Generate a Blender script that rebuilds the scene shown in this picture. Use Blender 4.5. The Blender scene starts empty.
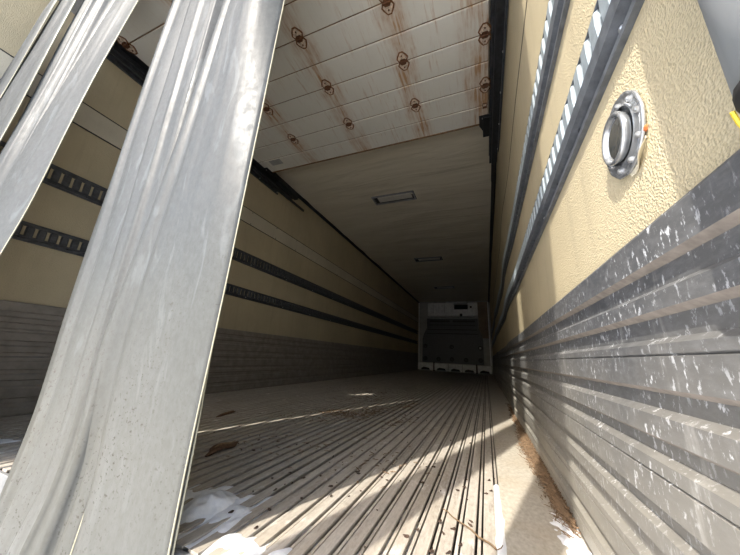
import bpy, math, random
from mathutils import Vector, Matrix, noise
random.seed(7)
sc = bpy.context.scene
# ------------------------------------------------------------------ camera
cam_data = bpy.data.cameras.new('camera'); cam = bpy.data.objects.new('camera', cam_data)
sc.collection.objects.link(cam); sc.camera = cam
EX = Vector((0.9288, 0.3660, 0.0529)); DN = Vector((-0.0500, 0.2663, -0.9625)); FW = Vector((-0.3664, 0.8919, 0.2659))
FW.normalize(); EXn = (EX - FW * EX.dot(FW)).normalized(); UP = EXn.cross(FW)
R = Matrix((EXn, UP, -FW)).transposed().to_4x4()
cam.matrix_world = Matrix.Translation((2.29, 0.0, 0.398)) @ R
cam_data.sensor_fit = 'HORIZONTAL'; cam_data.sensor_width = 36.0
cam_data.lens = 36.0 * 283.0 / 740.0
cam_data.clip_start = 0.01; cam_data.clip_end = 400
# ------------------------------------------------------------------ light
SUN = Vector((0.34, 1.0, -0.85)).normalized()
sd = bpy.data.lights.new('sun', 'SUN'); sd.energy = 8.6; sd.angle = math.radians(0.6); sd.color = (1.0, 0.94, 0.84)
so = bpy.data.objects.new('sun', sd); sc.collection.objects.link(so)
so.rotation_euler = SUN.to_track_quat('-Z', 'Y').to_euler(); so.location = (-2, -6, 6)
world = bpy.data.worlds.new('world'); sc.world = world; world.use_nodes = True
wn = world.node_tree; wn.nodes.clear()
sky = wn.nodes.new('ShaderNodeTexSky'); sky.sky_type = 'NISHITA'; sky.sun_disc = False
sky.sun_elevation = math.radians(38.8); sky.sun_rotation = math.radians(180 + 18.8); sky.dust_density = 2.5
bg = wn.nodes.new('ShaderNodeBackground'); bg.inputs['Strength'].default_value = 0.5
wo = wn.nodes.new('ShaderNodeOutputWorld')
wn.links.new(sky.outputs[0], bg.inputs[0]); wn.links.new(bg.outputs[0], wo.inputs[0])
sc.view_settings.view_transform = 'Standard'; sc.view_settings.look = 'None'
sc.view_settings.exposure = 0.0; sc.view_settings.gamma = 1.0; sc.view_settings.use_curve_mapping = False

# ------------------------------------------------------------------ helpers
class NT:
    def __init__(s, name):
        s.m = bpy.data.materials.new(name); s.m.use_nodes = True; s.t = s.m.node_tree
        s.b = s.t.nodes['Principled BSDF']; s.out = s.t.nodes['Material Output']
        s.tc = s.t.nodes.new('ShaderNodeNewGeometry')      # world position: every wall piece shares one texture field
    def n(s, ty, **kw):
        nd = s.t.nodes.new(ty)
        for k, v in kw.items(): setattr(nd, k, v)
        return nd
    def l(s, a, b): s.t.links.new(a, b)
    def coords(s, scale=(1, 1, 1)):
        mp = s.n('ShaderNodeMapping'); mp.inputs['Scale'].default_value = scale
        s.l(s.tc.outputs['Position'], mp.inputs['Vector']); return mp.outputs[0]
    def noise(s, sc_, detail=4, rough=.55, scale=(1, 1, 1), dist=0):
        nd = s.n('ShaderNodeTexNoise'); nd.inputs['Scale'].default_value = sc_; nd.inputs['Detail'].default_value = detail
        nd.inputs['Roughness'].default_value = rough; nd.inputs['Distortion'].default_value = dist
        s.l(s.coords(scale), nd.inputs['Vector']); return nd.outputs['Fac']
    def ramp(s, fac, a, b, ca=(0, 0, 0, 1), cb=(1, 1, 1, 1)):
        r = s.n('ShaderNodeValToRGB'); r.color_ramp.elements[0].position = a; r.color_ramp.elements[1].position = b
        r.color_ramp.elements[0].color = ca; r.color_ramp.elements[1].color = cb
        s.l(fac, r.inputs[0]); return r.outputs[0]
    def mix(s, f, a, b, mode='MIX'):
        x = s.n('ShaderNodeMix', data_type='RGBA', blend_type=mode)
        for i, v in ((0, f), (6, a), (7, b)):
            if isinstance(v, (tuple, float, int)): x.inputs[i].default_value = v if not (i > 0 and isinstance(v, (float, int))) else (v, v, v, 1)
            else: s.l(v, x.inputs[i])
        return x.outputs[2]
    def math(s, op, a, b=0.0):
        x = s.n('ShaderNodeMath', operation=op)
        for i, v in ((0, a), (1, b)):
            if isinstance(v, (float, int)): x.inputs[i].default_value = v
            else: s.l(v, x.inputs[i])
        return x.outputs[0]
    def col(s, c): s.l(c, s.b.inputs['Base Color'])
    def bump(s, h, strength=.3, dist=.002):
        x = s.n('ShaderNodeBump'); x.inputs['Strength'].default_value = strength; x.inputs['Distance'].default_value = dist
        s.l(h, x.inputs['Height']); s.l(x.outputs[0], s.b.inputs['Normal'])
    def set(s, **kw):
        for k, v in kw.items(): s.b.inputs[k.replace('_', ' ')].default_value = v
def c4(r, g, b): return (r, g, b, 1.0)
def plain(name, col, rough=.6, metal=0.0, var=.25, sc_=30, bump=.15):
    k = NT(name); d = tuple(x * (1 - var) for x in col); u = tuple(min(1, x * (1 + var)) for x in col)
    f = k.noise(sc_, 5, .6); k.col(k.ramp(f, .3, .7, c4(*d), c4(*u)))
    k.set(Roughness=rough, Metallic=metal); k.bump(f, bump, .001); return k.m

def mobj(name, verts, faces, mat=None, parent=None, smooth=False, coll=sc.collection):
    me = bpy.data.meshes.new(name); me.from_pydata([tuple(v) for v in verts], [], faces); me.update()
    if smooth: me.polygons.foreach_set('use_smooth', [True] * len(me.polygons))
    o = bpy.data.objects.new(name, me)
    if mat: me.materials.append(mat)
    coll.objects.link(o)
    if parent: o.parent = parent
    return o
class G:
    """collects geometry for ONE mesh"""
    def __init__(s): s.v = []; s.f = []
    def add(s, v, f):
        n = len(s.v); s.v += [Vector(x) for x in v]; s.f += [tuple(i + n for i in q) for q in f]; return s
    def box(s, x0, x1, y0, y1, z0, z1, bev=0.0):
        if bev <= 0:
            v = [(x, y, z) for z in (z0, z1) for y in (y0, y1) for x in (x0, x1)]
            return s.add(v, [(0, 2, 3, 1), (4, 5, 7, 6), (0, 1, 5, 4), (2, 6, 7, 3), (0, 4, 6, 2), (1, 3, 7, 5)])
        b = bev; v = []
        for z, i in ((z0, b), (z0 + b, 0), (z1 - b, 0), (z1, b)):
            v += [(x0 + i + 0, y0 + i, z), (x1 - i, y0 + i, z), (x1 - i, y1 - i, z), (x0 + i, y1 - i, z)]
        f = [(3, 2, 1, 0), (12, 13, 14, 15)]
        for r in range(3):
            for k in range(4): f.append((r * 4 + k, r * 4 + (k + 1) % 4, r * 4 + 4 + (k + 1) % 4, r * 4 + 4 + k))
        return s.add(v, f)
    def prism(s, poly, axis, a, b):
        """poly: 2D points; extruded along axis between a and b"""
        def p(u, w, t): return {'x': (t, u, w), 'y': (u, t, w), 'z': (u, w, t)}[axis]
        n = len(poly); v = [p(u, w, a) for u, w in poly] + [p(u, w, b) for u, w in poly]
        f = [tuple(range(n - 1, -1, -1)), tuple(range(n, 2 * n))] + [(i, (i + 1) % n, n + (i + 1) % n, n + i) for i in range(n)]
        return s.add(v, f)
    def loft(s, rings, close=True, caps=True):
        n = len(rings[0]); v = [p for r in rings for p in r]; f = []
        for i in range(len(rings) - 1):
            for k in range(n if close else n - 1):
                f.append((i * n + k, i * n + (k + 1) % n, (i + 1) * n + (k + 1) % n, (i + 1) * n + k))
        if caps and close:
            f.append(tuple(range(n - 1, -1, -1))); f.append(tuple(range((len(rings) - 1) * n, len(rings) * n)))
        return s.add(v, f)
    def lathe(s, prof, c, axis=Vector((0, 0, 1)), seg=24, sx=1, sy=1):
        axis = axis.normalized(); q = Vector((0, 0, 1)).rotation_difference(axis).to_matrix(); c = Vector(c)
        rings = [[c + q @ Vector((sx * r * math.cos(2 * math.pi * k / seg), sy * r * math.sin(2 * math.pi * k / seg), h)) for k in range(seg)] for r, h in prof]
        return s.loft(rings)
    def tube(s, pts, rad, seg=6):
        pts = [Vector(p) for p in pts]; rings = []
        for i, p in enumerate(pts):
            d = (pts[min(i + 1, len(pts) - 1)] - pts[max(i - 1, 0)]).normalized()
            a = d.cross(Vector((0.13, 0.31, 0.94))).normalized(); b = d.cross(a)
            r = rad[i] if isinstance(rad, (list, tuple)) else rad
            rings.append([p + (a * math.cos(2 * math.pi * k / seg) + b * math.sin(2 * math.pi * k / seg)) * r for k in range(seg)])
        return s.loft(rings)
    def make(s, name, mat, parent=None, smooth=False, origin=None):
        vs = s.v
        if origin is not None: vs = [v - Vector(origin) for v in vs]
        o = mobj(name, vs, s.f, mat, parent, smooth)
        if origin is not None: o.location = origin
        return o
def thing(name, label, cat, loc=(0, 0, 0), group=None):
    o = bpy.data.objects.new(name, None); sc.collection.objects.link(o); o.location = loc; o.empty_display_size = .05
    return tag(o, label, cat, group)
def tag(o, label, cat, group=None, kind=None):
    o['label'] = label; o['category'] = cat
    if group: o['group'] = group
    if kind: o['kind'] = kind
    return o
def part(g, name, mat, root, smooth=False):
    """geometry given in world space, parented to an unrotated root"""
    loc = Vector(root.location); p = root.parent
    while p: loc += Vector(p.location); p = p.parent
    o = mobj(name, [v - loc for v in g.v], g.f, mat, root, smooth); return o
def dupchild(o, root, loc=(0, 0, 0)):
    c = o.copy(); sc.collection.objects.link(c); c.parent = root; c.location = loc
    for g_ in o.children:
        d = g_.copy(); sc.collection.objects.link(d); d.parent = c
    return c
def struct(o, label=None, cat=None):
    o['kind'] = 'structure'
    if label: o['label'] = label
    if cat: o['category'] = cat
    return o
def warp(y): return min(1.0, max(0.0, (y - 1.0) / 1.5)) * (0.006 * math.sin(1.9 * y + .4) + 0.004 * math.sin(4.1 * y))   # right wall is slightly buckled

# ------------------------------------------------------------------ materials
def wall_mat(name, base):
    k = NT(name)
    big = k.noise(1.3, 4, .6); mid = k.noise(9, 5, .6); streak = k.noise(6, 4, .6, (1, 3, .25))
    d = tuple(x * .80 for x in base)
    c = k.mix(k.ramp(big, .35, .7), c4(*d), c4(*base))
    c = k.mix(k.math('MULTIPLY', k.ramp(streak, .52, .72), .30), c, c4(base[0] * .62, base[1] * .6, base[2] * .62))
    c = k.mix(k.math('MULTIPLY', k.ramp(mid, .55, .75), .18), c, c4(min(1, base[0] * 1.15), min(1, base[1] * 1.17), min(1, base[2] * 1.3)))
    k.col(c)
    v = k.n('ShaderNodeTexVoronoi'); v.inputs['Scale'].default_value = 300; k.l(k.coords(), v.inputs['Vector'])
    h = k.math('ADD', v.outputs['Distance'], k.math('MULTIPLY', k.noise(60, 3), .6))
    k.bump(h, .8, .0018); k.set(Roughness=.6); k.b.inputs['Specular IOR Level'].default_value = .3
    return k.m
M_wall = wall_mat('beige_pebbled_panel', (.57, .49, .325))
M_band = wall_mat('pale_beige_panel', (.64, .59, .46))
def ceil_mat():
    k = NT('beige_ceiling_liner')
    f = k.noise(2, 4, .6, (.6, 3.2, 1), .6); k.col(k.ramp(f, .3, .75, c4(.68, .62, .48), c4(.78, .72, .58)))
    w = k.noise(1.4, 3, .5, (.7, 5.0, 1), .8); k.bump(w, .7, .020); k.set(Roughness=.38); return k.m
M_ceil = ceil_mat()
def kick_mat():
    k = NT('scuffed_dark_aluminium')
    fine = k.noise(70, 6, .7, (1, .5, 1.2)); scuff = k.noise(120, 5, .72, (1, .9, .45)); big = k.noise(3, 4, .6); drip = k.noise(30, 4, .65, (1, 1.0, .18))
    c = k.mix(k.ramp(big, .35, .7), c4(.085, .089, .095), c4(.14, .14, .138))
    c = k.mix(k.math('MULTIPLY', k.ramp(fine, .45, .7), .35), c, c4(.28, .285, .29))
    c = k.mix(k.math('MULTIPLY', k.ramp(scuff, .57, .63), k.ramp(k.noise(9, 4, .6), .35, .62)), c, c4(.80, .82, .85))
    c = k.mix(k.math('MULTIPLY', k.ramp(drip, .60, .74), .4), c, c4(.62, .61, .58))
    # paler brown towards the floor
    sx = k.n('ShaderNodeSeparateXYZ'); k.l(k.tc.outputs['Position'], sx.inputs[0])
    lowm = k.math('SUBTRACT', 1.0, k.math('MULTIPLY', sx.outputs[2], 2.1))
    low = k.math('MULTIPLY', k.math('MAXIMUM', lowm, 0.0), k.ramp(big, .0, .6))
    c = k.mix(low, c, c4(.40, .37, .31))
    k.col(c); k.set(Metallic=.15, Roughness=.5); k.bump(fine, .3, .0012); return k.m
M_kick = kick_mat()
M_ledge = plain('dusty_brown_ledge', (.23, .20, .17), .75, 0, .25, 60)
def floor_mat():
    k = NT('worn_floor_bar')
    g = k.noise(120, 6, .7, (1, .35, 1)); dirt = k.noise(5, 6, .65, (1.4, .5, 1)); blot = k.noise(16, 5, .65, (1, .5, 1))
    c = k.mix(k.ramp(g, .35, .65), c4(.27, .24, .20), c4(.45, .41, .355))
    c = k.mix(k.math('MULTIPLY', k.ramp(dirt, .42, .68), .65), c, c4(.40, .35, .28))
    c = k.mix(k.math('MULTIPLY', k.ramp(blot, .60, .70), .6), c, c4(.82, .80, .77))
    bar = k.noise(11, 3, .7, (2.2, .12, 1)); c = k.mix(k.math('MULTIPLY', k.ramp(bar, .42, .62), .35), c, c4(.60, .56, .50))
    wear = k.noise(34, 5, .7, (1, .18, 1)); c = k.mix(k.math('MULTIPLY', k.ramp(wear, .55, .68), .5), c, c4(.17, .14, .11))
    k.col(c); k.set(Roughness=.72); k.bump(g, .6, .003); return k.m
M_floor = floor_mat()
def deck_mat():
    k = NT('smooth_edge_plank')
    g = k.noise(90, 5, .6, (1, .6, 1)); b = k.noise(6, 5, .6)
    c = k.mix(k.ramp(g, .35, .7), c4(.38, .345, .28), c4(.55, .51, .44)); c = k.mix(k.math('MULTIPLY', k.ramp(b, .5, .7), .5), c, c4(.40, .32, .22))
    k.col(c); k.set(Roughness=.5); k.bump(g, .6, .002); return k.m
M_deck = deck_mat()
M_groove = plain('dark_groove_bed', (.05, .042, .034), .9, 0, .4, 80)  # dark colour of the bed beneath the floor bars
M_dark = plain('dark_steel', (.045, .047, .052), .45, .4, .3, 25)
M_black = plain('black_rubber', (.018, .018, .018), .6, 0, .3, 25)
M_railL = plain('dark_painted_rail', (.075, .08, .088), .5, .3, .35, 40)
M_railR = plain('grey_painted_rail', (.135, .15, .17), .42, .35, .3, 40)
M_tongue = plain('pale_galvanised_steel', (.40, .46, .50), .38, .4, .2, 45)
M_bolt = plain('bright_bolt_steel', (.6, .6, .6), .3, .8, .1, 60)
M_chrome = plain('bright_plated_metal', (.46, .48, .50), .25, .7, .25, 70, .35)
M_white = plain('off_white_unit', (.80, .80, .78), .5, 0, .15, 12)
M_grey = plain('grey_side_panel', (.42, .42, .40), .55, 0, .15, 8)
M_brown = plain('brown_side_panel', (.30, .23, .15), .6, 0, .2, 8)
M_cover = plain('charcoal_plastic', (.085, .088, .095), .5, 0, .15, 14)
M_hinge = plain('rusty_cream_steel', (.62, .50, .38), .6, .1, .5, 60)
M_rust = plain('rust_brown', (.13, .055, .025), .85, .1, .5, 80)
M_rust2 = plain('orange_brown_rust', (.20, .09, .035), .85, .1, .5, 80)
M_bark = plain('dark_bark', (.10, .055, .03), .85, 0, .6, 110, .8)
M_barkin = plain('pale_bark_inside', (.26, .18, .10), .85, 0, .4, 110, .6)
M_needle = plain('dry_pine_needle', (.15, .095, .052), .8, 0, .45, 90)
M_leaf = plain('dark_leaf_crumb', (.05, .03, .02), .85, 0, .5, 90)
M_yellow = plain('yellow_strap', (.75, .55, .04), .5, 0, .15, 60)
M_frame = plain('steel_door_frame', (.33, .34, .35), .45, .5, .2, 20)
M_skin = plain('white_outer_skin', (.75, .75, .75), .4, 0, .05, 5)
M_sticker = plain('curled_paper', (.6, .55, .42), .7, 0, .15, 60)
def snow_mat():
    k = NT('snow'); n_ = k.noise(60, 5, .7); k.col(k.ramp(n_, .3, .7, c4(.72, .74, .77), c4(.88, .89, .9)))
    k.set(Roughness=.55); k.b.inputs['Subsurface Weight'].default_value = .15; k.b.inputs['Subsurface Radius'].default_value = (.01, .01, .012)
    k.bump(n_, .5, .004); return k.m
M_snow = snow_mat()
def strip_mat(name, base, specks=True):
    k = NT(name)
    a = k.noise(4, 5, .6, (1.5, 1.5, .5)); sm = k.noise(13, 4, .55, (1.6, 1.6, .35), .8); sp = k.noise(130, 3, .6); lng = k.noise(30, 3, .5, (2.5, 2.5, .06))
    sx = k.n('ShaderNodeSeparateXYZ'); k.l(k.tc.outputs['Position'], sx.inputs[0])
    low = k.ramp(sx.outputs[2], .15, .75, c4(1, 1, 1), c4(0, 0, 0))
    c = k.mix(k.ramp(a, .3, .7), c4(base[0] * .8, base[1] * .82, base[2] * .84), c4(*base))
    c = k.mix(k.math('MULTIPLY', k.ramp(sm, .58, .66), .35), c, c4(.24, .27, .29))
    c = k.mix(k.math('MULTIPLY', k.ramp(lng, .5, .7), .3), c, c4(.12, .13, .14))
    c = k.mix(k.math('MULTIPLY', low, .55), c, c4(.185, .18, .15))
    if specks:
        s2 = k.math('MULTIPLY', k.ramp(sp, .60, .66), k.math('ADD', k.math('MULTIPLY', low, .8), .12))
        c = k.mix(k.math('MULTIPLY', s2, k.ramp(a, .38, .6)), c, c4(.06, .05, .035))
    c = k.mix(k.math('MULTIPLY', k.ramp(k.noise(75, 5, .75, (1, 1, .6)), .35, .65), .14), c, c4(.30, .32, .33))
    k.col(c); k.l(k.ramp(k.noise(40, 5, .65), .3, .7, c4(.34, .34, .34), c4(.55, .55, .55)), k.b.inputs['Roughness']); k.b.inputs['Specular IOR Level'].default_value = .35
    k.bump(k.math('ADD', k.math('MULTIPLY', sm, .6), k.math('MULTIPLY', k.noise(160, 3), .25)), .25, .003)
    k.b.inputs['IOR'].default_value = 1.52
    tr = k.n('ShaderNodeBsdfTranslucent'); k.l(c, tr.inputs['Color'])
    mx = k.n('ShaderNodeMixShader'); mx.inputs[0].default_value = .4
    k.l(k.b.outputs[0], mx.inputs[1]); k.l(tr.outputs[0], mx.inputs[2]); tp = k.n('ShaderNodeBsdfTransparent'); tp.inputs['Color'].default_value = c4(.85, .88, .90)
    m2 = k.n('ShaderNodeMixShader'); m2.inputs[0].default_value = .07 if specks else .14
    k.l(mx.outputs[0], m2.inputs[1]); k.l(tp.outputs[0], m2.inputs[2]); k.l(m2.outputs[0], k.out.inputs[0])
    return k.m
M_strip = strip_mat('cloudy_curtain_vinyl', (.112, .121, .126))
M_strip2 = strip_mat('dull_curtain_vinyl', (.13, .135, .138), False)
M_edge = plain('yellowed_strip_edge', (.36, .34, .25), .5, 0, .1, 60)
def door_mat():
    k = NT('rust_stained_white_door')
    sx = k.n('ShaderNodeSeparateXYZ'); k.l(k.tc.outputs['Position'], sx.inputs[0])
    base = k.mix(k.noise(5, 4), c4(.70, .68, .60), c4(.80, .78, .70))
    streak = k.noise(60, 4, .65, (1, .07, 1)); st2 = k.noise(9, 5, .65, (1, .5, 1)); jag = k.noise(14, 4, .6)
    col_m = None
    for xc in (.68, 1.27, 1.864, 2.35):
        d = k.math('ABSOLUTE', k.math('SUBTRACT', k.math('ADD', sx.outputs[0], k.math('MULTIPLY', jag, .08)), xc + .04))
        m = k.math('MAXIMUM', k.math('SUBTRACT', 1.0, k.math('MULTIPLY', d, 9.0 if xc < 2 else 6.5)), 0.0)
        col_m = m if col_m is None else k.math('MAXIMUM', col_m, m)
    f = k.math('MULTIPLY', col_m, k.ramp(streak, .30, .58)); f = k.math('MULTIPLY', f, k.ramp(st2, .25, .6))
    gen = k.math('MULTIPLY', k.math('MULTIPLY', k.ramp(streak, .56, .74), k.ramp(st2, .38, .65)), .7)
    f = k.math('MINIMUM', k.math('ADD', k.math('MULTIPLY', f, 1.0), gen), .9)
    c = k.mix(f, base, c4(.42, .21, .07))
    k.col(c); k.set(Roughness=.5); k.bump(streak, .1, .001); return k.m
M_door = door_mat()
M_joint = plain('rusty_joint', (.22, .13, .06), .85, 0, .45, 60)
def ground_mat():
    k = NT('snowy_yard'); f = k.noise(.8, 6, .6); k.col(k.ramp(f, .35, .6, c4(.80, .80, .80), c4(.88, .88, .89))); k.set(Roughness=.85); return k.m
M_ground = ground_mat()
M_diff = plain('milky_lamp_cover', (.62, .60, .53), .35, 0, .08, 20)
def glass_mat():
    k = NT('lamp_glass'); k.set(Roughness=.05, IOR=1.45); k.b.inputs['Transmission Weight'].default_value = .95
    k.b.inputs['Base Color'].default_value = c4(.85, .92, .92); return k.m
M_glass = glass_mat()

# ------------------------------------------------------------------ the setting
W, L, H = 2.5, 10.6, 2.47
Y0 = .05
# floor: bed + T bars as parts
fl = struct(G().box(-.05, W + .05, .53, L + .1, -.14, -.03).box(-.05, .845, .41, .53, -.14, -.03).make('floor', M_groove), 'ribbed trailer floor of long grey worn bars', 'floor')
pitch = .0462
nb = 50
YF = .525
barp = [(-.0147, -.003), (-.0135, 0.0), (.0135, 0.0), (.0147, -.003), (.0147, -.0050), (.004, -.0065), (.004, -.031), (-.004, -.031), (-.004, -.0065), (-.0147, -.0050)]
bar0 = None; left0 = None
for i in range(nb):
    x = 2.2775 - i * pitch if i < 49 else .0145
    if bar0 is None:
        g = G().prism(barp, 'y', YF, L)
        bar0 = mobj('floor_bar', g.v, g.f, M_floor, fl); bar0.location = (x, 0, 0)
    else:
        o = dupchild(bar0, fl, (x, 0, 0))
        if x < .84:   # the floor reaches further out on the left
            if left0 is None: left0 = G().prism(barp, 'y', .42, L); left0 = mobj('tmp', left0.v, left0.f, M_floor).data; bpy.data.objects.remove(bpy.data.objects['tmp']); left0.name = 'floor_bar_left'
            o.data = left0
fill = G()
for i in range(nb - 1):
    xc = 2.3006 - i * pitch
    if i < 13: fill.prism([(xc - .0035, -.026), (xc - .0035, -.0045), (xc + .0035, -.0045), (xc + .0035, -.026)], 'y', YF + .01, L - .01)
fo = fill.make('groove_fill', M_floor, fl); fo['kind'] = 'stuff'
g = G().prism([(2.308, -.031), (2.308, -.003), (2.311, .001), (2.465, .001), (2.47, -.003), (2.50, -.003), (2.50, -.031)], 'y', YF, L)
e_ = g.make('edge_plank', M_deck, fl); e_['label'] = 'smooth tan plank along the right wall'
G().box(.85, W, .512, .5245, -.14, -.004, .002).make('sill_plate', M_frame, fl)

def wall_sheet(x0, side):
    """inner face at x0 (buckled on the right), body outwards"""
    g = G(); n = 90; rings = []
    for i in range(n + 1):
        y = Y0 + (L - Y0) * i / n; w = warp(y) if side > 0 else 0.0
        a = x0 + w; b = x0 + side * .09
        rings.append([(a, y, -.03), (a, y, H + .05), (b, y, H + .05), (b, y, -.03)])
    g.loft([[Vector(p) for p in r] for r in rings]); return g
wl = struct(wall_sheet(0, -1).make('wall_left', M_wall), 'beige pebbled left trailer wall with two dark rails', 'wall')
wr = struct(wall_sheet(W, 1).make('wall_right', M_wall), 'sunlit beige pebbled right trailer wall above scuffed metal', 'wall')
G().box(-.16, -.1, Y0, L + .1, -.14, H + .15).make('outer_skin', M_skin, wl)
G().box(W + .1, W + .16, Y0, L + .1, -.14, H + .15).make('outer_skin', M_skin, wr)
wb = struct(G().box(-.1, W + .1, L, L + .1, -.1, H + .1).make('wall_back', M_grey), 'dark grey front bulkhead wall at the far end', 'wall')
# ceiling: one rippled liner
g = G(); nx, ny = 26, 200; v = []; f = []
for j in range(ny + 1):
    for i in range(nx + 1):
        x = -.02 + (W + .04) * i / nx; y = .45 + (L - .4) * j / ny
        z = H + .012 * (noise.noise(Vector((x * .9 + y * .35, y * 2.6, 1.3))) + .5 * noise.noise(Vector((x * 2, y * 5.2, 4))))
        v.append((x, y, z))
for j in range(ny):
    for i in range(nx):
        a = j * (nx + 1) + i; f.append((a, a + nx + 1, a + nx + 2, a + 1))
g.add(v, f); g.box(-.1, W + .1, .3, L + .1, H + .03, H + .12)
ce = struct(g.make('ceiling', M_ceil, smooth=False), 'beige rippled ceiling liner running the length of the trailer', 'ceiling')
for p in ce.data.polygons: p.use_smooth = True
# corner trims
def trim(name, poly, y0, y1, mat, parent=None, wp=False, seg=60):
    g = G(); rings = []
    for i in range(seg + 1):
        y = y0 + (y1 - y0) * i / seg; w = warp(y) if wp else 0
        rings.append([Vector((u + w, y, z)) for u, z in poly])
    g.loft(rings); return g.make(name, mat, parent)
struct(trim('trim_1', [(.001, H - .035), (.012, H - .045), (.035, H - .018), (.03, H + .02), (.001, H + .02)], .5, L, M_dark), 'dark trim along the left ceiling corner', 'trim')
struct(trim('trim_2', [(2.499, H - .06), (2.485, H - .06), (2.455, H - .03), (2.455, H + .02), (2.499, H + .02)], .5, L, M_dark, None, False), 'dark trim along the right ceiling corner', 'trim')

# scuff plates: corrugated profile (z measured off the photograph)
def kick_profile():
    """(depth, z, material of the face that follows): 1 = dusty underside"""
    p = [(0.0, .574, 0), (.014, .572, 0), (.016, .568, 0)]
    for top, bot, groove in ((.566, .527, None), (.490, .469, None), (.430, .378, .417), (.345, .319, None), (.290, .233, .272), (.204, .180, None), (.142, .092, .128), (.062, .012, .043)):
        if p[-1][1] - top > .01: p += [(.006, p[-1][1] - .006, 0), (.006, top + .008, 0)]
        p += [(.016, top, 0)]
        if groove: p += [(.016, groove + .002, 0), (.0125, groove, 0), (.016, groove - .002, 0)]
        p += [(.016, bot, 1)]
    p += [(.014, .002, 0), (.0, -.004, 0)]
    return p
KP = kick_profile()
def kick(x0, side, parent):
    rings = []; n = 90
    for i in range(n + 1):
        y = Y0 + .005 + (L - Y0 - .01) * i / n; w = warp(y) if side > 0 else 0
        rings.append([Vector((x0 - side * d + w, y, z)) for d, z, m in KP] + [Vector((x0 + w + side * .02, y, -.004)), Vector((x0 + w + side * .02, y, .574))])
    g = G(); g.loft(rings); o = g.make('scuff_plate', M_kick, parent); o.data.materials.append(M_ledge)
    nr = len(rings[0])
    for pi, pl in enumerate(o.data.polygons):
        k = pi % nr
        if pi < n * nr and k < len(KP) and KP[k][2] == 1: pl.material_index = 1
    return o
M_kickL = plain('dull_brown_grey_metal', (.25, .225, .195), .55, .1, .22, 14)
kl = kick(0, -1, wl); kl.data.materials[0] = M_kickL; kr = kick(W, 1, wr)
for o, t in ((kl, 'shaded corrugated brown grey metal scuff plate'), (kr, 'corrugated grey metal scuff plate with white scratches')): o['label'] = t
# seams on the walls
def seam(z, x0, side, parent, wob=0.0, lip=.004, name='panel_seam', y0=.06):
    rings = []; n = 120
    for i in range(n + 1):
        y = y0 + (L - y0 - .05) * i / n; w = warp(y) if side > 0 else 0
        zz = z + wob * math.sin(y * 2.3) + wob * .6 * math.sin(y * 5.1 + 1)
        a = x0 + w; h = .0035
        rings.append([Vector((a + side * .003, y, zz - h)), Vector((a - side * lip * .3, y, zz - h)), Vector((a - side * lip * .4, y, zz + h)), Vector((a + side * .003, y, zz + h))])
    g = G(); g.loft(rings); return g.make(name, M_black, parent)
seam(1.70, W, 1, wr, .012)
# pale band with rivets on the left wall between z 1.68 and 1.845
band = G().box(-.005, .003, .06, L - .05, 1.685, 1.845).make('joint_band', M_band, wl)
seam(1.685, .0035, -1, wl, 0, .002); seam(1.845, .0035, -1, wl, 0, .002)
riv0 = None
for k in range(26):
    for z in (1.70, 1.83):
        if riv0 is None:
            g = G().lathe([(.006, 0), (.005, .0025), (.001, .0035)], (0, 0, 0), Vector((1, 0, 0)), 8); riv0 = mobj('rivet', g.v, g.f, M_dark, wl); riv0.location = (.0032, .5 + k * .4, z)
        else: dupchild(riv0, wl, (.0032, .5 + k * .4, z))

struct(G().box(-.16, W + .16, Y0 - .02, .33, H + .13, H + .17, .004).make('trim_6', M_frame), 'roof edge over the rear opening', 'trim')
# rear door frame (mostly outside the picture)
hd = struct(G().box(-.16, W + .16, .33, .47, 2.36, H + .15, .004).make('trim_3', M_frame), 'steel header over the rear opening', 'trim')
struct(G().box(-.16, -.0, Y0 - .1, Y0 + .04, -.14, H + .15, .004).make('trim_4', M_frame), 'left steel post of the rear opening', 'trim')
struct(G().box(W, W + .16, Y0 - .1, Y0 + .04, -.14, H + .15, .004).make('trim_5', M_frame), 'right steel post of the rear opening', 'trim')
struct(G().box(-60, 60, -90, 60, -1.36, -1.25).make('ground', M_ground), 'snowy yard behind the trailer', 'ground')

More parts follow.
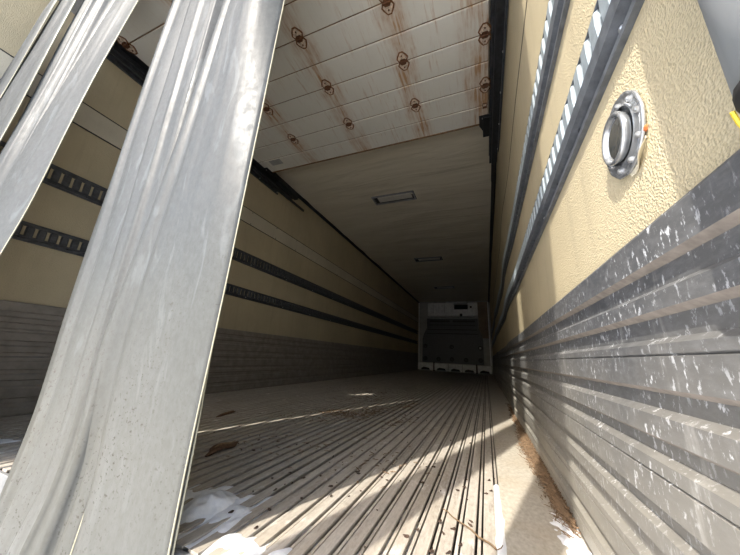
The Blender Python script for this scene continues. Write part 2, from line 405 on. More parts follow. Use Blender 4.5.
# ------------------------------------------------------------------ cargo rails (slotted tracks)
PIT = .0475
def cargo_rail(x0, side, z0, z1, label, mrail, mtongue, ystart, npart):
    """z0..z1 overall; slots between z0+28% and z1-17%"""
    root = thing('cargo_rail', label, 'rail', (x0, Y0, z0), 'slotted cargo rails on the trailer walls')
    h = z1 - z0; zs0 = z0 + h * (.46 if side > 0 else .24); zs1 = z1 - h * (.05 if side > 0 else .2)
    def lane(name, poly, mat, seg=90):
        rings = []
        for i in range(seg + 1):
            y = Y0 + .02 + (L - .1 - Y0) * i / seg; w = warp(y) if side > 0 else 0
            rings.append([Vector((x0 - side * d + w, y, z)) for d, z in poly])
        g = G(); g.loft(rings); return part(g, name, mat, root)
    # lower flange with a raised lip and fold
    lane('lower_flange', [(0, z0), (.010, z0), (.010, z0 + .010), (.004, z0 + .014), (.004, z0 + .024), (.017, z0 + .030), (.017, zs0), (0, zs0)], mrail)
    lane('upper_flange', [(0, zs1), (.013, zs1), (.013, zs1 + (z1 - zs1) * .4), (.009, z1), (0, z1)], mrail)
    # tongues between the slots
    def tongue(g, y):
        w = warp(y) if side > 0 else 0; hw = .0160; xs = lambda d: x0 + w - side * d
        zz0, zz1 = zs0 - .001, zs1 + .001; dz = (zz1 - zz0)
        rings = []
        for t, d in ((0, .013), (.10, .0155), (.5, .0165), (.90, .0155), (1, .012)):
            z = zz0 + dz * t; s_ = hw * (1 if .05 < t < .95 else .86)
            rings.append([Vector((xs(.0), y - s_, z)), Vector((xs(d - .004), y - s_, z)), Vector((xs(d), y - s_ * .75, z)), Vector((xs(d), y + s_ * .75, z)), Vector((xs(d - .004), y + s_, z)), Vector((xs(.0), y + s_, z))])
        g.loft(rings)
    n = int((L - .2 - ystart) / PIT); rest = G()
    for k in range(n):
        y = ystart + k * PIT
        if k < npart: g = G(); tongue(g, y); part(g, 'tongue', mtongue, root)
        else: tongue(rest, y)
    r_ = part(rest, 'tongue_row', mtongue, root); r_['kind'] = 'stuff'
    for k in range(22):
        y = .40 + k * .20; w = warp(y) if side > 0 else 0
        part(G().lathe([(.0055, 0), (.0055, .002), (.003, .004), (.0, .0045)], (x0 + w - side * .0145 * .3, y, z0 + .019), Vector((-side, 0, 0)), 8), 'bolt', M_bolt if k % 3 == 0 else M_dark, root)
    return root
# slot backs show the beige wall on the left, black on the right
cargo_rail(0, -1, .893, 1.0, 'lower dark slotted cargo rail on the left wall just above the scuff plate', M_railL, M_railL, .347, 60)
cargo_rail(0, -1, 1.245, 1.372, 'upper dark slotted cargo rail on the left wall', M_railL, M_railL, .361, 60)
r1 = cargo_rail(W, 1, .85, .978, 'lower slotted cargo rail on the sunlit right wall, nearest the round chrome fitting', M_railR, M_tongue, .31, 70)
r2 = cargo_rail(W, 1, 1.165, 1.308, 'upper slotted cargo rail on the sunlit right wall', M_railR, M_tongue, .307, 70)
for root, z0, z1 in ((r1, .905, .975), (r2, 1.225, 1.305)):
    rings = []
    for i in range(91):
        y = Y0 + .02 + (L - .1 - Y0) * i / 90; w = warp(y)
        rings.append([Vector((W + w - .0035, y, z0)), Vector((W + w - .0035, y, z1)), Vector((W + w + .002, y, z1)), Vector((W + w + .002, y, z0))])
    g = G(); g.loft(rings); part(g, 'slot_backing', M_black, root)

# ------------------------------------------------------------------ overhead door
DZ = 2.355
door = thing('overhead_door', 'rolled up white sectional door under the ceiling with rusty hinges', 'door', (1.25, 1.3, DZ))
PW = .1825; yend = 2.155
ys = [yend - PW * k for k in range(10)]
for k in range(9):
    a, b = ys[k + 1] + .0032, ys[k] - .0032
    part(G().box(.092, 2.408, a, b, DZ, DZ + .03, .004), 'door_panel', M_door, door)
part(G().box(.095, 2.405, ys[9], ys[0] - .004, DZ + .006, DZ + .02), 'joint_core', M_joint, door)
part(G().box(.092, 2.408, yend - .001, yend + .012, DZ - .003, DZ + .03, .002), 'end_seal', M_joint, door)
def hinge(x, y, s=1.0):
    z = DZ
    g = G(); a = .046 * s; b = .024 * s
    for sg in (-1, 1):   # two leaf plates, pear shaped
        pts = [(x - b * .55, y + sg * .004), (x - b, y + sg * a * .35), (x - b * .75, y + sg * a * .62), (x - b * .28, y + sg * a * .98), (x + b * .28, y + sg * a * .98), (x + b * .75, y + sg * a * .62), (x + b, y + sg * a * .35), (x + b * .55, y + sg * .004)]
        if sg < 0: pts = pts[::-1]
        g.prism(pts, 'z', z - .004, z + .002)
    rim = G(); a2 = a * 1.13; b2 = b * 1.32
    for sg in (-1, 1):
        pts = [(x - b2 * .7, y), (x - b2, y + sg * a2 * .35), (x - b2 * .8, y + sg * a2 * .62), (x - b2 * .3, y + sg * a2), (x + b2 * .3, y + sg * a2), (x + b2 * .8, y + sg * a2 * .62), (x + b2, y + sg * a2 * .35), (x + b2 * .7, y)]
        rim.prism(pts[::sg], 'z', z - .0015, z + .001)
    h = part(g, 'hinge', M_hinge, door)
    part(rim, 'rusty_backing', M_rust2, h)
    def sub(gg, n_, m): part(gg, n_, m, h)
    kn = G(); kn.tube([(x - b * .8, y, z - .008), (x + b * .8, y, z - .008)], .0065, 8); sub(kn, 'hinge_pin', M_rust)
    for sg in (-1, 1):
        q = G(); q.lathe([(.005, 0), (.005, .003), (.002, .005)], (x, y + sg * a * .68, z - .004), Vector((0, 0, -1)), 8); sub(q, 'rivet', M_rust)
        q = G(); q.prism([(x - b * .7, y + sg * .008), (x + b * .7, y + sg * .008), (x + b * .45, y + sg * .019), (x - b * .45, y + sg * .019)][::(1 if sg > 0 else -1)], 'z', z - .010, z - .003); sub(q, 'hinge_saddle', M_rust)
for x in (.115, .68, 1.27, 1.864, 2.385):
    for y in (ys[2], ys[4], ys[6], ys[8]):
        hinge(x, y + .005 * math.sin(x * 9 + y * 5), 1.3)
# small square lift cup at the right edge
g = G(); g.box(2.365, 2.398, 1.945, 1.995, DZ - .006, DZ + .001, .002); part(g, 'latch_cup', M_rust, door)
part(G().box(2.37, 2.393, 1.95, 1.968, DZ - .009, DZ - .005), 'latch_slot', M_hinge, door)
part(G().box(.22, .36, 1.985, 2.06, DZ - .0012, DZ + .001), 'faded_sticker', M_grey, door)
# end brackets with rollers
for sx_, x0, x1, lab in ((1, .0, .135, 'left'), (-1, 2.335, 2.47, 'right')):
    g = G(); g.box(x0 + .002, x1, 2.06, 2.17, DZ - .012, DZ - .004)
    g.prism([(x0 + .004, 2.17), (x1, 2.17), (x1 - .01 if sx_ > 0 else x1, 2.30), (x0 + .01 if sx_ > 0 else x0 + .06, 2.30)], 'z', DZ - .012, DZ + .03)
    g.box(x0 + .03, x1 - .03, 2.07, 2.29, DZ - .03, DZ - .012, .003)
    br = part(g, 'end_bracket', M_black, door)
    for bx in (x0 + .03, x1 - .03):
        part(G().lathe([(.007, 0), (.007, .004), (0, .005)], (bx, 2.085, DZ - .012), Vector((0, 0, -1)), 8), 'bolt', M_bolt, br)
# door tracks
def door_track(side, label):
    x0 = 0 if side < 0 else W - .003
    root = thing('door_track', label, 'rail', (x0, .5, 2.3)); X = lambda d: x0 - side * d
    def lane(name, poly, y0, y1, mat):
        p = [(X(d), z) for d, z in poly]
        if side < 0: pass
        part(G().prism(p, 'y', y0, y1), name, mat, root)
    lane('channel', [(.012, 2.285), (.08, 2.285), (.08, 2.295), (.022, 2.295), (.022, 2.372), (.08, 2.372), (.08, 2.385), (.012, 2.385)], .48, 2.62, M_dark)
    lane('wall_flange', [(.001, 2.245), (.012, 2.245), (.012, 2.40), (.001, 2.40)], .48, 2.42, M_railL)
    lane('inner_lip', [(.05, 2.255), (.062, 2.255), (.062, 2.286), (.05, 2.286)], .48, 2.9, M_dark)
    if side < 0: lane('cushion_block', [(.001, 2.36), (.06, 2.36), (.06, 2.43), (.001, 2.43)], 2.2, 2.75, M_dark)
    for k in range(7):
        y = .6 + k * .3
        part(G().lathe([(.007, 0), (.007, .004), (.002, .006)], (X(.012), y, 2.265), Vector((-side, 0, 0)), 8), 'bolt', M_bolt, root)
    return root
door_track(-1, 'dark steel door track high on the left wall'); door_track(1, 'dark steel door track high on the right wall')

# ------------------------------------------------------------------ ceiling lamps
lab = ['recessed ceiling lamp nearest the rolled up door', 'middle recessed ceiling lamp half way down the trailer', 'farthest recessed ceiling lamp near the dark end wall']
for i, yc in enumerate((3.24, 5.79, 8.38)):
    zc = H + .004; x0, x1, y0, y1 = .955, 1.53, yc - .10, yc + .10
    t = thing('ceiling_light', lab[i], 'lamp', (1.24, yc, zc), 'recessed lamps in the ceiling')
    g = G()
    for a in ((x0, x1, y0, y0 + .018), (x0, x1, y1 - .018, y1), (x0, x0 + .02, y0 + .018, y1 - .018), (x1 - .02, x1, y0 + .018, y1 - .018)):
        g.box(a[0], a[1], a[2], a[3], zc - .022, zc + .01, .002)
    part(g, 'frame', M_frame, t)
    g = G(); g.box(x0 + .02, x1 - .02, y0 + .018, y1 - .018, zc - .006, zc + .005); part(g, 'tray', M_black, t)
    g = G(); g.prism([(yc - .062, zc - .006), (yc - .05, zc - .016), (yc + .05, zc - .016), (yc + .062, zc - .006)], 'x', x0 + .075, x1 - .04); part(g, 'diffuser', M_diff, t)

# ------------------------------------------------------------------ far end equipment (at the back wall)
YB = L
ev = thing('evaporator_unit', 'off-white refrigeration unit high on the far end wall with a black opening', 'refrigeration unit', (1.25, YB, 1.9))
part(G().box(.41, 1.24, YB - .30, YB - .001, 1.90, 2.36, .015), 'left_casing', M_white, ev)
g = G()
for a in ((1.25, 1.32, 1.90, 2.36), (1.79, 2.10, 1.90, 2.36), (1.32, 1.79, 1.90, 2.13), (1.32, 1.79, 2.32, 2.36)): g.box(a[0], a[1], YB - .30, YB - .02, a[2], a[3])
part(g, 'right_casing', M_white, ev)
part(G().box(1.32, 1.79, YB - .12, YB - .02, 2.13, 2.32), 'outlet', M_black, ev)
part(G().box(1.86, 1.92, YB - .31, YB - .29, 2.17, 2.24, .004), 'gauge', M_black, ev)
part(G().box(.41, 2.10, YB - .33, YB - .30, 1.90, 1.95, .006), 'drip_lip', M_white, ev)
part(G().box(1.52, 1.60, YB - .34, YB - .29, 1.88, 1.97, .004), 'drain_spout', M_black, ev)
part(G().box(1.05, 1.75, YB - .36, YB - .05, 2.375, 2.40, .004), 'top_shelf', M_white, ev)
for x in (.60, .80, 1.0): part(G().box(x, x + .012, YB - .305, YB - .298, 2.0, 2.32), 'casing_seam', M_grey, ev)
cv = thing('bulkhead_cover', 'large charcoal tapered cover plate with round knobs on the far end wall', 'cover', (1.2, YB, .28))
poly = [(.17, .29), (2.232, .29), (2.232, 1.10), (2.20, 1.25), (2.10, 1.52), (2.09, 1.83), (.36, 1.83), (.345, 1.52), (.22, 1.25), (.18, 1.10)]
part(G().prism([(x, z) for x, z in poly][::-1], 'y', YB - .10, YB - .001), 'plate', M_cover, cv)
for z in (1.58, 1.42, 1.28):
    w = .12 * (1.6 - z) * 1.6; part(G().box(.40 - w, 2.03 + w, YB - .112, YB - .099, z, z + .03, .005), 'rib', M_black, cv)
for a, b in ((.40, 1.15), (1.25, 2.02)):
    part(G().box(a, b, YB - .105, YB - .099, 1.70, 1.765), 'top_slot', M_black, cv)
for x in (.345, 2.0): part(G().box(x, x + .09, YB - .14, YB - .099, 1.52, 1.83, .01), 'corner_rib', M_cover, cv)
for x, z in ((.285, .847), (1.2, .84), (2.13, .833), (.285, .419), (.745, .415), (1.2, .423), (1.663, .425), (2.124, .437)):
    part(G().lathe([(.075, 0), (.075, .01), (.05, .014)], (x, YB - .10, z), Vector((0, -1, 0)), 16), 'knob_washer', M_black, cv)
    part(G().lathe([(.035, 0), (.035, .03), (.025, .04), (0, .042)], (x, YB - .112, z), Vector((0, -1, 0)), 12), 'knob', M_bolt if (x > 2 and z > .6) else M_dark, cv)
ba = thing('vent_block_row', 'row of pale blocks with dark vents along the foot of the far end wall', 'base', (1.2, YB, 0))
for i, (a, b) in enumerate(((.03, .555), (.61, 1.065), (1.09, 1.525), (1.55, 1.965), (2.02, 2.44))):
    part(G().box(a, b, YB - .16, YB - .002, .03, .268, .012), 'block', M_white, ba)
    c = (a + b) / 2; part(G().prism([(c - .15, .035), (c + .16, .035), (c + .13, .10), (c - .05, .125), (c - .13, .09)], 'y', YB - .168, YB - .158), 'vent', M_black, ba)
for x in (.585, 1.99): part(G().box(x - .02, x + .02, YB - .15, YB - .002, .002, .30, .004), 'dark_gap', M_black, ba)  # black strips stand in for the shade in the gaps between blocks
pa = thing('side_panel', 'pale grey panel on the far end wall left of the charcoal cover', 'panel', (.1, YB, .27))
part(G().box(.02, .33, YB - .04, YB - .002, .28, 2.43, .006), 'sheet', M_grey, pa); part(G().box(.015, .06, YB - .06, YB - .03, .28, 2.43, .004), 'edge_trim', M_white, pa)
pb = thing('side_panel', 'brown and grey panel on the far end wall right of the charcoal cover', 'panel', (2.3, YB, .27))
part(G().box(2.11, 2.45, YB - .04, YB - .002, 1.17, 2.43, .006), 'upper_sheet', M_brown, pb); part(G().box(2.24, 2.47, YB - .045, YB - .002, .28, 1.165, .006), 'lower_sheet', M_grey, pb)
part(G().box(2.42, 2.455, YB - .06, YB - .03, .28, 2.43, .004), 'edge_trim', M_white, pb)

# ------------------------------------------------------------------ round wall lamp on the right wall
LC = Vector((2.4995, .458, .732)); AX = Vector((-1, 0, 0))
rl = thing('round_wall_fitting', 'round chrome fitting with a glass bowl screwed to the sunlit right wall', 'fitting', LC)
def ring_pt(r, a, d): return LC + Vector((-d, r * math.cos(a), r * math.sin(a)))
def lat(prof, name, mat, c=LC, seg=36, sy=1.0, smooth=True):
    rings = [[c + Vector((-h, r * math.cos(2 * math.pi * k / seg) , r * sy * math.sin(2 * math.pi * k / seg))) for k in range(seg)] for r, h in prof]
    g = G(); g.loft(rings, caps=False); return part(g, name, mat, rl, smooth)
# scalloped base flange
rings = []
for r, h in ((.002, .0), (.050, .0), (.058, .001), (.060, .003), (.058, .006), (.054, .0045), (.046, .004), (.041, .0075)):
    rings.append([LC + Vector((-h, (r + (.0007 * math.cos(12 * a) if r > .045 else 0)) * math.cos(a), (r + (.0007 * math.cos(12 * a) if r > .045 else 0)) * 1.03 * math.sin(a))) for a in [2 * math.pi * k / 48 for k in range(48)]])
g = G(); g.loft(rings, caps=False); part(g, 'flange', M_chrome, rl, True)
c2 = LC + Vector((0, .004, .001))
lat([(.036, .006), (.0385, .013), (.037, .016), (.034, .0165), (.032, .0145), (.031, .009), (.026, .004), (.014, .002), (.001, .002)], 'bowl', M_chrome, c2)
lat([(.0312, .011), (.024, .0128), (.012, .0138), (.0005, .014)], 'lens', M_glass, c2)
part(G().lathe([(.005, 0), (.005, .006), (.003, .008), (0, .0085)], c2 + Vector((-.003, 0, -.004)), AX, 10), 'bulb', M_bolt, rl)
for k in range(9):
    a = 2 * math.pi * k / 9 + .3
    part(G().lathe([(.0042, 0), (.0042, .003), (.002, .0045), (0, .0048)], ring_pt(.0495, a, .004), AX, 8), 'screw', M_bolt, rl)
for a0 in (.9, 2.3, -.6):     # bent clips round the bowl
    g = G(); g.tube([ring_pt(.0455, a0 + t * .5, .007 + .003 * math.sin(t * 3.1)) for t in [i / 8 for i in range(9)]], .0016, 6); part(g, 'spring_clip', M_chrome, rl, True)
part(G().lathe([(.005, 0), (.004, .003), (0, .004)], LC + Vector((-.001, -.050, -.030)), AX, 7), 'rust_spot', plain('orange_rust', (.45, .12, .03), .8), rl)
# curled bit of sticker at its lower right
g = G(); rows = []
for i in range(9):
    a = -2.45 + i * .12; rr = .062
    y = LC.y + rr * math.cos(a); z = LC.z + rr * math.sin(a); c = .004 + .004 * math.sin(i * .7)
    rows.append([Vector((LC.x - .001, y, z)), Vector((LC.x - c, y - .004, z - .006)), Vector((LC.x - c - .0012, y - .004, z - .006)), Vector((LC.x - .0025, y, z))])
g.loft(rows); part(g, 'curled_sticker', M_sticker, rl)

# ------------------------------------------------------------------ vinyl strip curtain
def interp(tab, z):
    if z >= tab[0][0]: return tab[0][1:]
    for a, b in zip(tab, tab[1:]):
        if a[0] >= z >= b[0]:
            t = (a[0] - z) / (a[0] - b[0]); return tuple(p + (q - p) * t for p, q in zip(a[1:], b[1:]))
    return tab[-1][1:]
def smoothtab(tab, z):   # light smoothing of the polyline
    s_ = [interp(tab, z + d) for d in (-.06, -.03, 0, .03, .06)]
    return tuple(sum(q[i] for q in s_) / 5 for i in range(2))
def strip(label, left, right, bow, folds=(), mat=M_strip, ribs=4, ztop=2.40, zbot=None, edge=True, twist=0.0, seed=0, cols=30, rows=64, group='hanging strips of the vinyl curtain', cat='curtain strip'):
    """left/right: [(z, x, y), ...] from the top down. folds: (s, width, depth)"""
    zb = left[-1][0] if zbot is None else zbot
    root = thing('curtain_strip', label, cat, (0, 0, 0), group)
    fr = []
    for j in range(rows + 1):
        z = ztop + (zb - ztop) * j / rows; row = []
        lx, ly = smoothtab(left, z); rx, ry = smoothtab(right, z)
        for i in range(cols + 1):
            s_ = i / cols; x = lx + (rx - lx) * s_; y = ly + (ry - ly) * s_
            b = bow(z) if callable(bow) else bow
            y += b * (math.sin(math.pi * s_) + .25 * math.sin(2 * math.pi * s_ + z * .7 + seed))
            for (fs, fw, fd) in folds:
                fs2 = fs + .03 * math.sin(z * 1.3 + seed); y += fd * math.exp(-((s_ - fs2) / fw) ** 2)
            y += .006 * noise.noise(Vector((s_ * 3 + seed * 7, z * 1.6, seed)))
            # raised moulding lines
            for r in range(1, ribs + 1):
                d = abs(s_ - r / (ribs + 1)); 
                if d < .5 / cols: y -= .0016
            row.append(Vector((x, y, z)))
        fr.append(row)
    g = G(); n = cols + 1; T = .0035; rings = []
    for row in fr:
        ring = [p.copy() for p in row] + [p + Vector((0, T, 0)) for p in reversed(row)]
        rings.append(ring)
    g.loft(rings)
    o = part(g, 'sheet', mat, root, True)
    me = o.data
    if edge:
        root_e = G(); root_e.tube([row[-1] + Vector((.0002, T * .5, 0)) for row in fr], .0021, 6); part(root_e, 'cut_edge', M_edge, root, True)
    return root
ZB = -.13
# right bunch: three overlapping strips (front one widest)
strip('widest front strip of the main bunch, bowed and glossy, speckled with dirt below',
      [(2.4, 1.455, .485), (1.69, 1.438, .49), (1.137, 1.388, .49), (.75, 1.335, .49), (.373, 1.278, .49), (.15, 1.300, .488), (-.02, 1.318, .482), (ZB, 1.32, .475)],
      [(2.4, 1.735, .505), (1.5, 1.738, .49), (1.03, 1.732, .49), (.39, 1.711, .49), (.14, 1.70, .49), (ZB, 1.702, .485)],
      lambda z: -.055 * max(0, min(1, (z - .1) / 1.4)) - .008, [(.16, .07, .018)], M_strip, 4, seed=1)
strip('narrow strip tucked behind the right edge of the widest front strip',
      [(2.4, 1.50, .525), (.6, 1.50, .515), (ZB, 1.50, .51)], [(2.4, 1.70, .52), (.55, 1.685, .503), (.2, 1.700, .498), (ZB, 1.700, .496)],
      .004, [], M_strip2, 1, seed=4, cols=16)
strip('middle strip of the main bunch with two sharp lengthwise folds',
      [(2.4, 1.15, .52), (1.849, 1.160, .495), (1.205, 1.170, .495), (.37, 1.197, .495), (.2, 1.212, .49), (.05, 1.236, .48), (-.10, 1.21, .46), (ZB, 1.20, .455)],
      [(2.4, 1.50, .52), (1.0, 1.46, .52), (.4, 1.38, .52), (.1, 1.40, .50), (ZB, 1.40, .485)],
      lambda z: -.012, [(.30, .035, -.010), (.64, .03, -.016), (.72, .04, .010)], M_strip, 3, seed=2)
strip('leftmost strip of the main bunch curling outwards at its foot',
      [(2.4, .80, .575), (1.6, .805, .57), (.9, .81, .57), (.45, .82, .565), (.30, .845, .56), (.12, .907, .54), (-.01, .955, .512), (ZB, .965, .505)],
      [(2.4, 1.24, .535), (1.2, 1.23, .52), (.3, 1.26, .51), (.05, 1.27, .495), (ZB, 1.25, .47)],
      lambda z: -.028, [(.42, .05, -.012), (.52, .04, .010)], M_strip, 3, seed=3)
# left bunch
strip('broad bluish strip of the left bunch with a sunlit highlight down its edge',
      [(2.4, .54, .485), (2.2, .525, .47), (1.6, .44, .43), (1.2, .40, .41), (.6, .40, .385), (ZB, .40, .33)],
      [(2.4, .765, .49), (2.06, .75, .47), (1.2, .735, .415), (.849, .727, .40), (.685, .73, .384), (ZB, .73, .31)],
      -.02, [(.12, .08, .008)], M_strip, 2, seed=5)
strip('ridged strip just left of and behind the broad bluish strip',
      [(2.4, .45, .39), (2.09, .450, .38), (1.36, .396, .37), (1.137, .41, .36), (ZB, .41, .31)],
      [(2.4, .66, .50), (1.4, .62, .44), (.6, .60, .405), (ZB, .60, .345)],
      -.008, [(.25, .04, -.007), (.5, .04, -.008), (.72, .04, -.006)], M_strip, 3, seed=6, edge=False)
strip('pale narrow strip second from the left edge of the photo',
      [(2.4, .23, .37), (2.18, .23, .36), (1.54, .11, .345), (ZB, .10, .29)],
      [(2.4, .45, .372), (2.057, .446, .36), (1.31, .406, .35), (ZB, .41, .30)],
      -.012, [(.7, .12, .008)], M_strip, 2, seed=7)
strip('thin pale strip at the top left corner of the photo with a slanted top',
      [(2.20, .27, .345), (2.10, .116, .34), (1.70, .02, .335), (ZB, .02, .28)],
      [(2.20, .29, .345), (2.12, .27, .34), (1.51, .18, .33), (ZB, .18, .28)],
      -.006, [(.5, .15, -.005)], M_strip, 1, seed=8, ztop=2.20)
# unseen strips added behind the camera, shaped to cast the shadow bands
def outu(us): return [(z, u + .34 * y, y) for (z, y), u in zip(((2.4, .32), (2.27, -.02), (2.0, -.36), (1.6, -.45), (.9, -.47), (.03, -.47)), us)]
strip('added unseen strip outside the rear opening, shaped to cast the narrower far shadow on the floor', outu([1.64] * 6), outu([1.80] * 6), -.002, [], M_strip2, 1, seed=9, cols=12)
strip('added unseen strip outside the rear opening, shaped to cast the broader near shadow on the right wall',
      outu([1.86, 1.87, 1.90, 1.97, 2.03, 2.04]), outu([2.17, 2.17, 2.165, 2.15, 2.12, 2.11]), -.002, [], M_strip2, 1, seed=10, cols=12)
# rolled strip by the right post
rs = thing('curtain_strip', 'rolled grey strip hanging close by the right wall at the top right corner', 'curtain strip', (2.468, .19, .555), 'hanging strips of the vinyl curtain')
rings = []
for j in range(30):
    z = .562 + 1.8 * j / 29
    rings.append([Vector((2.466 + (.031 + .0012 * math.sin(3 * a + z)) * math.cos(a), .19 + (.031 + .0012 * math.sin(3 * a + z)) * math.sin(a), z)) for a in [2 * math.pi * k / 32 for k in range(32)]])
g = G(); g.loft(rings); part(g, 'rolled_sheet', strip_mat('pale_grey_vinyl', (.34, .355, .37), False), rs, True)
g = G(); g.lathe([(.024, 0), (.0325, .002), (.0325, .010), (.024, .012)], (2.466, .19, .552), seg=20); part(g, 'dark_band', M_black, rs, True)
g = G(); g.tube([(2.440, .212, .556), (2.444, .216, .550), (2.447, .218, .546)], .0012, 6); part(g, 'strap_tail', M_yellow, rs)
# hanger bar for the curtain
hb = thing('curtain_rail', 'steel hanger bar of the strip curtain under the header', 'rail', (1.25, .5, 2.4))
part(G().box(.06, 2.44, .472, .482, 2.37, 2.43), 'bar', M_frame, hb)

# ------------------------------------------------------------------ things lying on the floor
def bark(name, label, pts, width, cat, group=None):
    root = thing(name, label, cat, pts[0], group)
    g = G(); rings = []; n = len(pts)
    for i, p in enumerate(pts):
        p = Vector(p); d = (Vector(pts[min(i + 1, n - 1)]) - Vector(pts[max(i - 1, 0)])).normalized(); sd_ = Vector((d.y, -d.x, 0)).normalized()
        w = width * math.sin(math.pi * (i + .35) / (n - .3)) * (1 + .25 * noise.noise(p * 40)); ring = []
        for k in range(7):
            a = -1.2 + 2.4 * k / 6; ring.append(p + sd_ * w * math.sin(a) + Vector((0, 0, w * .55 * (math.cos(a)) + .003 * noise.noise(p * 90 + Vector((k, 0, 0))))))
        ring += [q + Vector((0, 0, -.004)) for q in reversed(ring)]
        zmin = min(q.z for q in ring)
        for q in ring: q.z = max(q.z, .0015)
        rings.append(ring)
    g.loft(rings); part(g, 'bark', M_bark, root, True)
    g2 = G(); g2.tube([Vector(p) + Vector((.010, -.004, width * .62)) for p in pts[2:-2]], [.0015 + .002 * math.sin(math.pi * i / (len(pts) - 5)) for i in range(len(pts) - 4)], 6)
    part(g2, 'pale_ridge', M_barkin, root); return root
n = 12
bark('bark_chip', 'dark curled piece of bark lying on the floor right of the main strips',
     [(1.298 - .04 * i / n + .004 * math.sin(i), .895 + .20 * i / n, .004 + .006 * math.sin(i * .5)) for i in range(n + 1)], .030, 'bark')
bark('dry_leaf', 'small flat brown dry leaf on the floor beyond the bark piece',
     [(.80 - .004 * i, 1.37 + .016 * i, .003) for i in range(n + 1)], .018, 'leaf')
t = thing('twig', 'thin straight brown twig lying across the sunlit floor bars', 'twig', (2.17, .95, .004))
P0, P1 = Vector((2.160, .93, .006)), Vector((2.292, .808, .006)); g = G()
g.tube([P0.lerp(P1, i / 14) + Vector((.0018 * math.sin(i * 1.7), 0, .0015 * math.sin(i * 1.1))) for i in range(15)], [.0012 + .0010 * i / 14 for i in range(15)], 6); part(g, 'stem', M_needle, t)
g = G(); g.tube([P1, P1 + Vector((.008, -.002, .006)), P1 + Vector((.012, .006, .008))], .001, 5); part(g, 'side_shoot', M_needle, t)
# drift of pine needles along the right corner: nobody could count it
g = G()
def needle(g, x, y, z, ln, a, tilt, r=.0011):
    d = Vector((math.cos(a) * math.cos(tilt), math.sin(a) * math.cos(tilt), math.sin(tilt))) * ln
    m = Vector((x, y, z)); q = Vector((-math.sin(a), math.cos(a), 0)) * r; u_ = Vector((0, 0, r * 1.4)); md = d * .5 + Vector((0, 0, ln * .06)) + q * 2
    v = [m - q, m + q, m + u_, m + md - q, m + md + q, m + md + u_, m + d]
    g.add(v, [(0, 1, 4, 3), (1, 2, 5, 4), (2, 0, 3, 5), (3, 4, 6), (4, 5, 6), (5, 3, 6), (0, 2, 1)])
for i in range(4200):
    y = random.triangular(.93, 3.4, 1.05) if random.random() < .75 else random.uniform(1.0, 1.9)
    wd = .6 * (.045 + .030 * math.exp(-((y - 1.75) / .25) ** 2) - .012 * max(0, y - 2))
    x = 2.479 - abs(random.gauss(0, .5)) * wd
    if x < 2.38: continue
    h = .018 * max(0, 1 - (2.478 - x) / wd)
    needle(g, x, y, .003 + random.random() * h, random.uniform(.012, .035), random.gauss(1.5, .7), random.uniform(-.05, .35), .0012)
o = g.make('pine_needles', M_needle); tag(o, 'drift of brown pine needles along the foot of the right wall', 'debris', None, 'stuff')
g = G()
for cx, cy, n_, rx, ry in ((1.32, 1.93, 240, .14, .12), (1.48, 2.08, 260, .10, .28), (1.62, 2.6, 120, .08, .4), (1.2, 2.6, 110, .2, .3), (1.25, 1.65, 60, .2, .15), (1.0, 3.3, 120, .4, .4), (1.75, 1.9, 50, .08, .2), (1.9, 1.2, 40, .1, .2), (1.5, 1.2, 40, .3, .2)):
    for i in range(n_):
        x = random.gauss(cx, rx * .55); y = random.gauss(cy, ry * .55); needle(g, x, y, .0035, random.uniform(.01, .035), random.uniform(0, 6.28), random.uniform(0, .15), .0014)
o = g.make('needle_litter', M_needle); tag(o, 'loose tan needle litter scattered over the middle of the floor bars', 'debris', None, 'stuff')
# crumbs of leaf
g = G()
for i in range(110):
    cl = random.choice(((2.2, .72, .10), (2.0, .95, .25), (2.15, 1.2, .2), (1.75, .95, .15), (1.7, 1.7, .5), (1.35, 1.2, .3)))
    x = random.gauss(cl[0], cl[2] * .5); y = max(.6, random.gauss(cl[1], cl[2])); s_ = random.uniform(.25, .95); t0 = random.uniform(0, 6); el = random.uniform(.4, 1.0); ca, sa = math.cos(t0), math.sin(t0)
    if x > 2.45: continue
    rr = []
    for r, h in ((.0035, 0), (.006, .0015), (.005, .003), (.001, .004)):
        ring = []
        for k in range(8):
            a = k * math.pi / 4; u = s_ * r * math.cos(a) * 1.6; v_ = s_ * r * el * math.sin(a) * (1 + .5 * math.sin(3 * a + t0)); ring.append(Vector((x + u * ca - v_ * sa, y + u * sa + v_ * ca, .001 + h * s_ + .001 * math.sin(2 * a))))
        rr.append(ring)
    g.loft(rr)
o = g.make('leaf_crumbs', M_leaf); tag(o, 'tiny dark leaf crumbs sprinkled over the ribbed floor', 'debris', None, 'stuff')
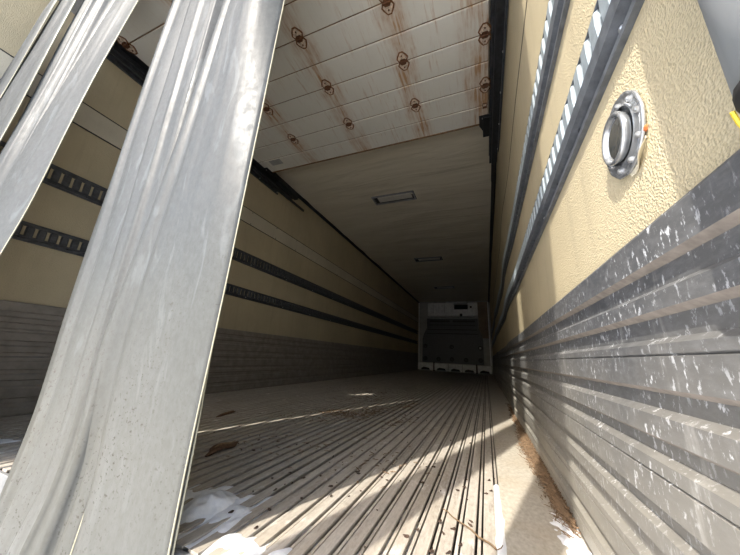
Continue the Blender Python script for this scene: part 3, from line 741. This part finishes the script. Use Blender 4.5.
# ------------------------------------------------------------------ snow blown in: fills the grooves and lies over the bars
def snow(label, x0, x1, y0, y1, hfun, res=.006):
    nx = int((x1 - x0) / res); ny = int((y1 - y0) / res); v = []; f = []; idx = {}
    H_ = {}
    for j in range(ny + 1):
        for i in range(nx + 1):
            x = x0 + (x1 - x0) * i / nx; y = y0 + (y1 - y0) * j / ny; H_[i, j] = (x, y, hfun(x, y))
    for j in range(ny):
        for i in range(nx):
            q = [(i, j), (i + 1, j), (i + 1, j + 1), (i, j + 1)]
            if all(H_[k][2] < -.027 for k in q): continue
            for k in q:
                if k not in idx: idx[k] = len(v); v.append(H_[k])
            f.append(tuple(idx[k] for k in q))
    o = mobj('snow_patch', v, f, M_snow, None, True); return tag(o, label, 'snow', 'snow blown in through the opening')
def hf(x, y):
    base = -.011 - .10 * (y - .62 - .06 * math.sin(x * 5)) 
    nz = .022 * noise.noise(Vector((x * 9, y * 5, 0))) + .014 * noise.noise(Vector((x * 30, y * 16, 3)))
    e = min(x - .2, 2.30 - x, 1.05 - y) * .5
    return min(base + .004 + nz, .003 + .004 * noise.noise(Vector((x * 40, y * 40, 0)))) + min(0, e)
snow('patchy white snow across the floor bars in front of the curtain', .2, 2.30, .53, 1.05, hf)
def hf2(x, y):
    r = math.hypot((x - 1.60) / .06, (y - .665) / .075); return .022 * (1 - r * r) + .008 * noise.noise(Vector((x * 40, y * 40, 1)))
snow('low mound of grey snow beside the foot of the main strips', 1.50, 1.72, .55, .80, hf2, .005)
def hf3(x, y):
    r = abs(x - (2.466 - .05 * (y - .9))) / .035 + max(0, (y - 1.0)) / .12; return .010 * (1 - r) + .006 * noise.noise(Vector((x * 60, y * 40, 7)))
snow('small white snow patch in the corner by the right wall', 2.40, 2.482, .5, 1.12, hf3, .004)
def hf4(x, y):
    r = abs(x - 2.3035) / .013 + max(0, y - 1.0) / .25; return .006 * (1 - r) + .006 * noise.noise(Vector((x * 60, y * 12, 9))) - .002
snow('line of snow packed in the groove beside the smooth edge plank', 2.288, 2.32, .4, 1.2, hf4, .003)
